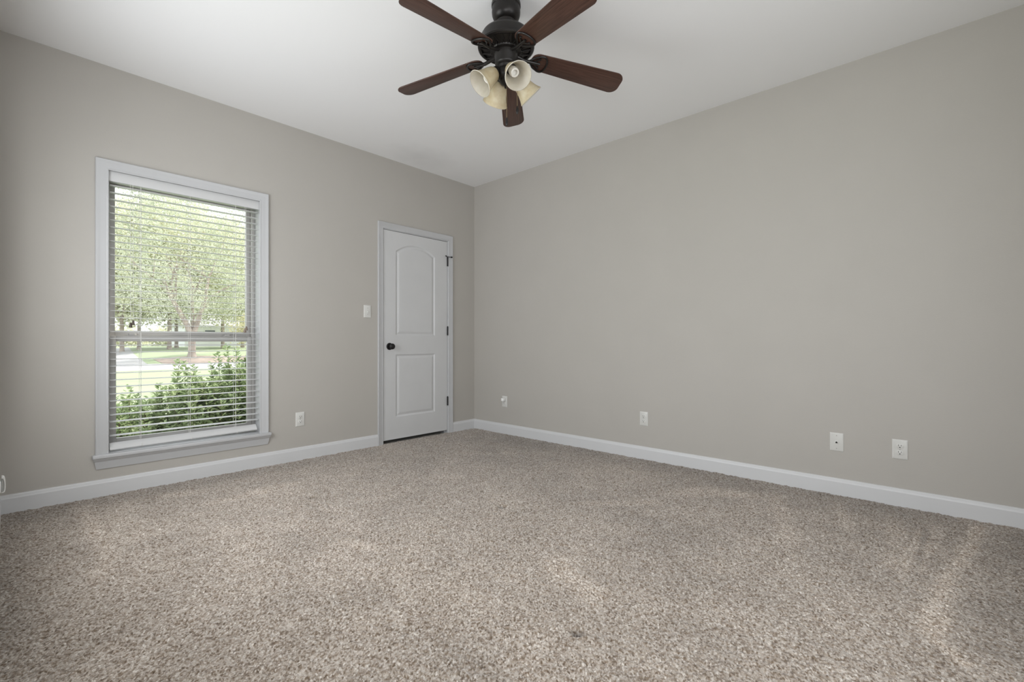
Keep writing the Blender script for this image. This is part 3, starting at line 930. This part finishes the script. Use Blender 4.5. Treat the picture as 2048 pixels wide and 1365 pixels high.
fs += [(0, n_, 3 * n_, 2 * n_), (n_ - 1, 3 * n_ - 1, 4 * n_ - 1, 2 * n_ - 1)]
mb.add(vs, fs); mb.build('rim', M['night_light'], t, angle=50)
mb = MB(); vs = [p + Vector((s, 0, 0)) for s in (-0.026, 0.026) for p in yi]
mb.add(vs, [tuple(range(n_)), tuple(range(2 * n_ - 1, n_ - 1, -1))] + [(i, (i + 1) % n_, (i + 1) % n_ + n_, i + n_) for i in range(n_)])
mb.build('lens', M['lens'], t, angle=50)

# ------------------------------------------------------------------ ceiling fan
FC = Vector((-1.8465, -2.2506, 0))
fan = tag(empty('ceiling_fan', (FC.x, FC.y, H)), 'dark bronze ceiling fan with five walnut blades and four amber glass shades', 'ceiling fan')
DZ = -H                                        # parts are written in room heights


def fz(prof): return [(r, z + DZ) for r, z in prof]


mb = MB(); mb.lathe(fz([(0, 2.743), (0.074, 2.743), (0.076, 2.735), (0.076, 2.722), (0.072, 2.718), (0.073, 2.710), (0.0745, 2.694), (0.073, 2.678), (0.067, 2.662), (0.057, 2.652), (0.047, 2.646), (0, 2.646)]), 56)
mb.build('canopy', M['bronze'], fan)
mb = MB(); mb.lathe(fz([(0, 2.668), (0.040, 2.668), (0.040, 2.650), (0.050, 2.642), (0.050, 2.622), (0.046, 2.616), (0.050, 2.604), (0.064, 2.596), (0.074, 2.588), (0, 2.588)]), 48)
mb.build('coupling', M['bronze'], fan)
mb = MB(); mb.lathe(fz([(0, 2.5920), (0.075, 2.5920), (0.100, 2.5870), (0.122, 2.5760), (0.130, 2.5620), (0.131, 2.5300), (0.133, 2.5220), (0.138, 2.5200), (0.138, 2.5140), (0.134, 2.5110), (0, 2.5110)]), 72)
mb.build('motor_housing', M['bronze'], fan)
mb = MB()
mb.lathe(fz([(0.128, 2.5160), (0.143, 2.5160), (0.148, 2.5110), (0.146, 2.5030), (0.138, 2.4980), (0.130, 2.5000), (0.128, 2.5060)]), 72, close=True)
mb.lathe(fz([(0.128, 2.5120), (0.128, 2.5080), (0.064, 2.4840), (0.064, 2.4900)]), 72, close=True)
mb.lathe(fz([(0.060, 2.4880), (0.078, 2.4920), (0.082, 2.4880), (0.078, 2.4820), (0.060, 2.4780)]), 72, close=True)
for k in range(36):                              # raised ribs of the vented underside, alternately slanted
    a0 = 2 * PI * k / 36; a1 = a0 + (0.09 if k % 2 else -0.09)
    p = Vector((0.080 * math.cos(a0), 0.080 * math.sin(a0), 2.4875 + DZ)); q = Vector((0.129 * math.cos(a1), 0.129 * math.sin(a1), 2.5035 + DZ))
    mb.tube([p, q], 0.0034, 6)
mb.build('vent_ring', M['bronze'], fan)
mb = MB(); mb.lathe(fz([(0, 2.490), (0.062, 2.490), (0.062, 2.462), (0.058, 2.456), (0.058, 2.424), (0.054, 2.416), (0.044, 2.410), (0.040, 2.398), (0.046, 2.390), (0.050, 2.378), (0.050, 2.362), (0.044, 2.350), (0.034, 2.342), (0.034, 2.330), (0.024, 2.318), (0.010, 2.312), (0.008, 2.300), (0, 2.298)]), 56)
mb.build('switch_housing', M['bronze'], fan)

# blade: along +x, pitched; iron: arm and spade shaped loop beneath it
BZ, DROOP = 2.4785, math.radians(6.5)      # the blades hang a little below the level of the hub


def blade_outline():
    r0, r1, w0, w1 = 0.136, 0.653, 0.054, 0.069
    pts = []

    def arc(cx, cy, r, a0, a1, n):
        return [(cx + r * math.cos(a0 + (a1 - a0) * i / n), cy + r * math.sin(a0 + (a1 - a0) * i / n)) for i in range(n + 1)]

    pts += arc(r1 - 0.046, -w1 + 0.046, 0.046, -PI / 2, 0, 8)
    pts += arc(r1 - 0.046, w1 - 0.046, 0.046, 0, PI / 2, 8)
    pts += arc(r0 + 0.045, w0 - 0.045, 0.045, PI / 2, PI, 8)
    pts += arc(r0 + 0.045, -w0 + 0.045, 0.045, PI, 1.5 * PI, 8)
    return pts


pitch = Matrix.Rotation(math.radians(-12.5), 4, 'X')
mb = MB(); mb.prism(blade_outline(), -0.003, 0.003, pitch)
blade0 = mb.build('blade', M['wood'], fan, bevel=0.0012)
mb = MB()
loop = []
for k in range(41):
    a = 2 * PI * k / 40
    u = 0.5 - 0.5 * math.cos(a)
    x = 0.130 + 0.092 * u ** 0.9
    w = 0.050 * math.sin(a) * (0.55 + 0.75 * u)
    loop.append((x, w))
lp = [pitch @ Vector((x, y, -0.0075)) for x, y in loop[:-1]]
mb.tube(lp, 0.0052, 8, closed=True)
mb.tube([Vector((0.050, 0, 0.000)), Vector((0.072, 0, -0.001)), Vector((0.098, 0, -0.008)), pitch @ Vector((0.125, 0, -0.011)), pitch @ Vector((0.160, 0, -0.0095)), pitch @ Vector((0.186, 0, -0.008))], [0.010, 0.0095, 0.009, 0.009, 0.0075, 0.006], 10)
mb.tube([pitch @ Vector((0.150, 0, -0.008)), pitch @ Vector((0.168, 0.018, -0.0075)), pitch @ Vector((0.182, 0.033, -0.007))], [0.005, 0.0045, 0.004], 8)
mb.tube([pitch @ Vector((0.150, 0, -0.008)), pitch @ Vector((0.168, -0.018, -0.0075)), pitch @ Vector((0.182, -0.033, -0.007))], [0.005, 0.0045, 0.004], 8)
for x, y in ((0.180, 0.026), (0.180, -0.026), (0.159, 0.0)):
    mb.lathe([(0, -0.011), (0.004, -0.0105), (0.0055, -0.008), (0.0055, -0.003), (0, -0.003)], 12, pitch @ Matrix.Translation((x, y, 0)))
iron0 = mb.build('blade_iron', M['bronze'], fan)
for k in range(5):
    az = YAW - math.radians(3.9 + 72 * k)
    for proto in (blade0, iron0):
        c = proto if k == 0 else proto.copy()
        if k: COL.objects.link(c)
        c.location = (0, 0, BZ + DZ)
        c.rotation_euler = (0, DROOP, az)

# lamp arms, holders, glass bells and bulbs
to_cam = math.atan2(-FWD.y, -FWD.x)
for ph in (25, -65, 115, -155):
    az = to_cam + math.radians(ph)                 # right of the camera direction is counter-clockwise here
    ax = Vector((math.cos(az), math.sin(az), 0))
    tilt = math.radians(43)
    d = ax * math.cos(tilt) + Vector((0, 0, -1)) * math.sin(tilt)
    tip = Vector((0, 0, 2.287 + DZ)) + ax * 0.147     # centre of the open mouth
    neck = tip - d * 0.118
    q = d.to_track_quat('Z', 'Y').to_matrix().to_4x4()
    q.translation = neck
    mb = MB()
    a0 = ax * 0.040 + Vector((0, 0, 2.372 + DZ))
    mb.tube([a0, a0 + ax * 0.012 + Vector((0, 0, 0.004)), neck - d * 0.020], [0.010, 0.009, 0.009], 12)
    mb.lathe([(0, -0.026), (0.016, -0.026), (0.024, -0.018), (0.027, -0.004), (0.0275, 0.004), (0.025, 0.005), (0, 0.0)], 32, q)
    arm = mb.build('lamp_holder', M['bronze'], fan)
    mb = MB()
    bell = [(0.0225, 0.0005), (0.028, 0.004), (0.035, 0.016), (0.040, 0.034), (0.0435, 0.054), (0.048, 0.074), (0.0545, 0.094), (0.062, 0.109), (0.067, 0.117)]
    outp = [(r + 0.0022, z) for r, z in bell]
    mb.lathe(outp, 48, q, mi=0)
    k0 = len(mb.f)
    mb.lathe([outp[-1], (0.0665, 0.1195)] + [(r, z) for r, z in bell[::-1]], 48, q, mi=1)
    sh = mb.build('lamp_shade', None, fan, mats=[M['shade_out'], M['shade_in']])
    mb = MB()
    mb.lathe([(0, 0.004), (0.019, 0.004), (0.019, 0.026), (0.016, 0.028), (0.024, 0.034), (0.0245, 0.046), (0.021, 0.052), (0, 0.052)], 28, q)
    hel = []
    for i in range(61):
        t_ = i / 60; an = t_ * 2 * PI * 1.7
        hel.append(q @ Vector((0.0175 * math.cos(an), 0.0175 * math.sin(an), 0.050 + 0.017 * t_)))
    mb.tube(hel, 0.0056, 8)
    mb.build('bulb', M['bulb'], arm)

for dx, dy, z1, z0 in ((0.004, -0.052, 2.40, 2.100), (0.058, -0.02, 2.41, 2.175)):
    # hang from the switch housing on the camera side
    p = RGT * dx + FWD * dy
    mb = MB()
    mb.tube([p * 0.75 + Vector((0, 0, z1 + DZ)), p + Vector((0, 0, z1 - 0.02 + DZ)), p + Vector((0, 0, z0 + 0.02 + DZ))], 0.0013, 6)
    ch = mb.build('pull_chain', M['brass'], fan)
    mb = MB(); mb.lathe([(0, 0.022), (0.0025, 0.021), (0.004, 0.014), (0.0065, 0.004), (0.0072, -0.006), (0.0055, -0.016), (0.003, -0.021), (0, -0.022)], 20, Matrix.Translation(p + Vector((0, 0, z0 + DZ))))
    mb.build('chain_fob', M['bronze'], ch)


# ------------------------------------------------------------------ outdoors
def gz(x, y):
    """ground height: flat lawn, then a bank and a gentle rise past the street"""
    def sm(t): t = min(1, max(0, t)); return t * t * (3 - 2 * t)
    s = sm((x - 1.0) / 5.0)
    return -0.42 + (0.50 * sm((y - 33.2) / 4.5) * s) + 0.35 * sm((y - 40) / 25)


def ground_patch(name, fx, xs, ys, mat, dz=0.0, label=None):
    mb = MB(); nx, ny = len(xs), len(ys)
    for y in ys:
        for x in xs:
            X_, Y_ = fx(x, y)
            mb.v.append((X_, Y_, gz(X_, Y_) + dz))
    for j in range(ny - 1):
        for i in range(nx - 1):
            a = j * nx + i
            mb.f.append((a, a + 1, a + nx + 1, a + nx)); mb.mi.append(0)
    edge = list(range(nx)) + [j * nx + nx - 1 for j in range(1, ny)] + list(range(ny * nx - 2, (ny - 1) * nx - 1, -1)) + [j * nx for j in range(ny - 2, 0, -1)]
    k = len(mb.v)
    for i in edge:
        p = mb.v[i]; mb.v.append((p[0], p[1], p[2] - 0.25))
    n = len(edge)
    for i in range(n):
        mb.f.append((edge[i], edge[(i + 1) % n], k + (i + 1) % n, k + i)); mb.mi.append(0)
    o = mb.build(name, mat)
    return struct(o, label)


lin = lambda a, b, n: [a + (b - a) * i / (n - 1) for i in range(n)]
ground_patch('lawn', lambda x, y: (x, y), lin(-40, 50, 91), lin(0.17, 120, 121), M['grass'], 0, 'sunlit mown lawn outside the window')
ground_patch('street', lambda x, y: (x, 25.3 - 0.10 * x + y), lin(-40, 50, 91), lin(0, 8.4, 10), M['asphalt'], 0.006, 'pale sunlit street across the lawn')
ground_patch('driveway', lambda x, y: (-2.2 + x + 0.075 * (y - 33) + 0.008 * (y - 33) ** 1.4, y), lin(0, 4.6, 8), lin(33.0, 62, 40), M['drive'], 0.03, 'gravel lane running off beyond the street')
ground_patch('mulch_bank', lambda x, y: (x, 33.2 - 0.10 * x + y), lin(3.3, 16, 40), lin(0, 3.6, 14), M['mulch'], 0.03, 'brown mulch bank under the large tree')


def leaf_cards(mb_v, mb_f, c, size, n, spread, up=0.3, asp=0.55):
    """n small folded leaves round point c"""
    for _ in range(n):
        p = c + Vector((random.gauss(0, 1), random.gauss(0, 1), random.gauss(0, 0.8))) * spread
        d = Vector((random.gauss(0, 1), random.gauss(0, 1), random.gauss(up, 0.7))).normalized()
        s = d.cross(Vector((random.gauss(0, 1), random.gauss(0, 1), random.gauss(0, 1)))).normalized()
        nn = d.cross(s) * 0.12
        L = size * random.uniform(0.6, 1.2); W = L * asp * 0.5
        k = len(mb_v)
        mb_v += [p, p + d * L * 0.5 + s * W + nn * L, p + d * L, p + d * L * 0.5 - s * W + nn * L]
        mb_f += [(k, k + 1, k + 2), (k, k + 2, k + 3)]


def cards_obj(name, vs, fs, mat, parent):
    me = bpy.data.meshes.new(name)
    me.from_pydata([tuple(v) for v in vs], [], fs)
    me.materials.append(mat)
    o = bpy.data.objects.new(name, me)
    COL.objects.link(o); o.parent = parent
    return o


def limb(mb, p, d, L, r, depth, tips):
    pts, rs = [p], [r]
    q = p.copy(); dd = d.copy()
    for i in range(5):
        dd = (dd + Vector((random.gauss(0, .10), random.gauss(0, .10), random.gauss(0.02, .05)))).normalized()
        q = q + dd * L / 5
        pts.append(q.copy()); rs.append(r * (1 - 0.5 * (i + 1) / 5))
    mb.tube(pts, rs, 8)
    tips.append(q)
    if depth > 0:
        for _ in range(3):
            k = random.randint(2, 5)
            nd = (dd + Vector((random.gauss(0, .65), random.gauss(0, .65), random.gauss(0.15, .4)))).normalized()
            limb(mb, pts[k], nd, L * random.uniform(.5, .75), rs[k] * 0.65, depth - 1, tips)


def make_tree(name, loc, stems, crown_c, crown_r, blobs, per, leaf, mat, label, trunk_h, trunk_r, depth=2, low=None):
    t = tag(empty(name, loc), label, 'tree', 'trees across the street')
    mb = MB(); tips = []
    mb.tube([Vector((0, 0, -0.2)), Vector((0, 0, 0.05)), Vector((0, 0, 0.35)), Vector((0.02, 0, trunk_h))], [trunk_r * 1.9, trunk_r * 1.45, trunk_r * 1.1, trunk_r], 12)
    for d, L, r in stems: limb(mb, Vector((0.02, 0, trunk_h - 0.05)), Vector(d).normalized(), L, r, depth, tips)
    mb.build('trunk', M['bark'], t)
    vs, fs = [], []
    cc = Vector(crown_c); cr = Vector(crown_r)
    for b in range(blobs):
        while True:
            u = Vector((random.uniform(-1, 1), random.uniform(-1, 1), random.uniform(-1, 1)))
            if 0.15 < u.length < 1: break
        if random.random() < 0.6: u = u.normalized() * random.uniform(0.72, 1.0)
        c = cc + Vector((u.x * cr.x, u.y * cr.y, u.z * cr.z))
        if low is not None and c.z < low: c.z = low + random.random()
        leaf_cards(vs, fs, c, leaf, per, random.uniform(0.35, 0.75) * crown_r[0] / 5)
    cards_obj('crown', vs, fs, mat, t)
    return t


tx, ty = 5.45, 36.0
make_tree('street_tree', (tx, ty, gz(tx, ty)), [((-0.32, 0, 1), 4.5, 0.20), ((0.22, -0.1, 1), 4.8, 0.19), ((0.05, 0.35, 1), 4.0, 0.14)], (0.1, 0, 7.6), (5.6, 5.0, 5.4), 400, 92, 0.13, M['leaf_tree'],
          'large leafy tree on the mulch bank, seen through the middle of the window', 1.5, 0.21, low=2.9)
# younger trees and the wood behind, one shape set out along the far lawn
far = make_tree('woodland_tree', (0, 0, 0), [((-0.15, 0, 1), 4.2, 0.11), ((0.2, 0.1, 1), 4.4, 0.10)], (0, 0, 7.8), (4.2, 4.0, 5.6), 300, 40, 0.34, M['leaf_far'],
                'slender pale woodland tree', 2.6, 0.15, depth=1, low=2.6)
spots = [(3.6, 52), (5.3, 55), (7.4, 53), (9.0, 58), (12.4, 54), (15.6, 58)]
wl = ['slender tree at the left edge of the wood', 'second slender tree from the left in the wood', 'slender tree standing left of the large tree trunk', 'slender tree just behind the large tree', 'slender tree right of the large tree trunk',
      'slender tree in front of the pale house']
for i, (x, y) in enumerate(spots):
    o = far if i == 0 else copy_tree(far)
    s = random.uniform(0.9, 1.25)
    o.location = (x, y, gz(x, y)); o.rotation_euler = (0, 0, random.uniform(0, 6)); o.scale = (s, s, s)
    o['label'] = wl[i] + ' across the street'
sb = tag(empty('woodland_shrub'), 'pale wild shrub', 'shrub', 'shrubs at the foot of the wood')
vs, fs = [], []
for b in range(150):
    a = random.uniform(0, 2 * PI); q = math.sqrt(random.random())
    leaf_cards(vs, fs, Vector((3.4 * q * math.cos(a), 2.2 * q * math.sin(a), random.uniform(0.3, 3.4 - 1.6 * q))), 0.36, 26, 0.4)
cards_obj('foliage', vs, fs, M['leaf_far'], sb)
mb = MB()
for b in range(9):
    a = 2 * PI * b / 9
    mb.tube([(0.2 * math.cos(a), 0.2 * math.sin(a), -0.2), (1.6 * math.cos(a), 1.1 * math.sin(a), 1.6)], [0.05, 0.02], 6)
mb.build('stems', M['bark'], sb)
sl = ['leftmost pale shrub at the foot of the wood', 'second pale shrub from the left at the foot of the wood', 'pale shrub behind the large trunk at the foot of the wood', 'rightmost pale shrub beyond the pale house']
for i, (x, y) in enumerate([(6.4, 78), (13.2, 82), (20.0, 80), (26.8, 82)]):
    o = sb if i == 0 else copy_tree(sb)
    o.location = (x, y, gz(x, y) - 0.05); o.rotation_euler = (0, 0, random.uniform(-.4, .4))
    o['label'] = sl[i]
rt = make_tree('small_tree', (4.0, 19.0, gz(4.0, 19.0)), [((-0.3, 0, 1), 1.0, 0.04), ((0.3, 0.1, 1), 1.0, 0.04)], (0, 0, 1.95), (1.0, 0.9, 0.85), 110, 26, 0.10, M['leaf_red'],
               'small russet leaved tree on the lawn behind the tallest bush', 0.7, 0.05, depth=1, low=0.9)
del rt['group']

# pale house beyond the wood
hs = tag(empty('house', (17.5, 70, gz(17.5, 70))), 'pale low house with a grey roof beyond the trees', 'house')
mb = MB(); mb.box((-6, -4, -0.4), (6, 4, 2.7)); mb.build('wall', M['house_wall'], hs, smooth=False)
mb = MB(); mb.add([(-6.4, -4.5, 2.7), (6.4, -4.5, 2.7), (6.4, 4.5, 2.7), (-6.4, 4.5, 2.7), (-6.4, 0, 4.9), (6.4, 0, 4.9)], [(0, 1, 2, 3), (0, 1, 5, 4), (2, 3, 4, 5), (0, 4, 3), (1, 2, 5)]); mb.build('roof', M['house_roof'], hs, smooth=False)
for wx in (-3.8, 1.6, 3.9):
    mb = MB(); mb.box((wx, -4.06, 0.9), (wx + 1.1, -3.98, 2.1)); mb.build('window', M['house_glass'], hs, smooth=False)


# bushes close outside the window
def bush(loc, shoots, n_in, label, seed):
    random.seed(seed)
    t = tag(empty('bush', loc), label, 'bush', 'leafy bushes below the window')
    mb = MB(); vs, fs = [], []
    for (x, y, h, lean) in shoots:
        base = Vector((x * 0.45, y * 0.5, 0)); top = Vector((x, y, h))
        pts = [base + (top - base) * k / 6 + Vector((random.gauss(0, .012), random.gauss(0, .012), 0)) for k in range(7)]
        mb.tube(pts, [0.007 - 0.0009 * k for k in range(7)], 5)
        L = (top - base).length
        s = 0.0
        while s < L * 0.85:
            f_ = 1 - s / L
            c = base + (top - base) * f_
            rad = 0.010 + 0.05 * min(1, s / 0.25)
            for _ in range(4 if s < 0.3 else 5):
                an = random.uniform(0, 2 * PI)
                dirv = Vector((math.cos(an), math.sin(an), random.uniform(0.2, 1.0))).normalized()
                p = c + Vector((math.cos(an), math.sin(an), 0)) * random.uniform(0, rad)
                ll = random.uniform(0.030, 0.050); w = ll * 0.24
                sd = dirv.cross(Vector((random.gauss(0, .3), random.gauss(0, .3), 1))).normalized()
                nn = dirv.cross(sd) * (-0.12 * ll)
                k = len(vs)
                vs += [p, p + dirv * ll * .35 + sd * w + nn, p + dirv * ll * .75 + sd * w * .85 + nn, p + dirv * ll, p + dirv * ll * .75 - sd * w * .85 + nn, p + dirv * ll * .35 - sd * w + nn, p + dirv * ll * .55]
                fs += [(k, k + 1, k + 6), (k + 1, k + 2, k + 6), (k + 2, k + 3, k + 6), (k + 3, k + 4, k + 6), (k + 4, k + 5, k + 6), (k + 5, k, k + 6)]
            s += 0.017
    mb.build('stems', M['twig'], t)
    cards_obj('foliage', vs, fs, M['leaf_bush'], t)
    return t


def dome(n, rx, ry, hfun, seed):
    r = random.Random(seed); out = []
    for _ in range(n):
        a = r.uniform(0, 2 * PI); q = math.sqrt(r.random())
        x, y = rx * q * math.cos(a), ry * q * math.sin(a)
        out.append((x, y, hfun(x, y, q) * r.uniform(0.72, 1.0), 0))
    return out


G = -0.42
bush((-2.98, 1.0, G), dome(70, 0.34, 0.38, lambda x, y, q: 0.98 - 0.30 * q ** 2, 1) + [(0.04, 0, 1.02, 0), (0.10, 0.05, 0.95, 0), (-0.05, 0, 0.95, 0)], 0, 'small leafy bush at the lower left of the window', 21)
bush((-2.50, 1.15, G), dome(120, 0.46, 0.42, lambda x, y, q: 1.12 - 0.38 * q ** 2, 2) + [(-0.06, 0.05, 1.23, 0), (-0.02, 0.0, 1.20, 0), (0.06, 0.02, 1.17, 0), (-0.20, 0, 1.02, 0), (0.24, 0, 1.05, 0)], 0, 'round leafy bush in the middle of the window with a pointed top', 22)
bush((-1.98, 1.25, G), dome(120, 0.46, 0.42, lambda x, y, q: 1.26 - 0.34 * q ** 2, 3) + [(-0.16, 0.05, 1.35, 0), (-0.08, 0.0, 1.31, 0), (0.05, 0.02, 1.33, 0), (-0.30, 0, 1.18, 0), (-0.22, 0.1, 1.28, 0)], 0, 'tallest leafy bush at the right side of the window', 23)
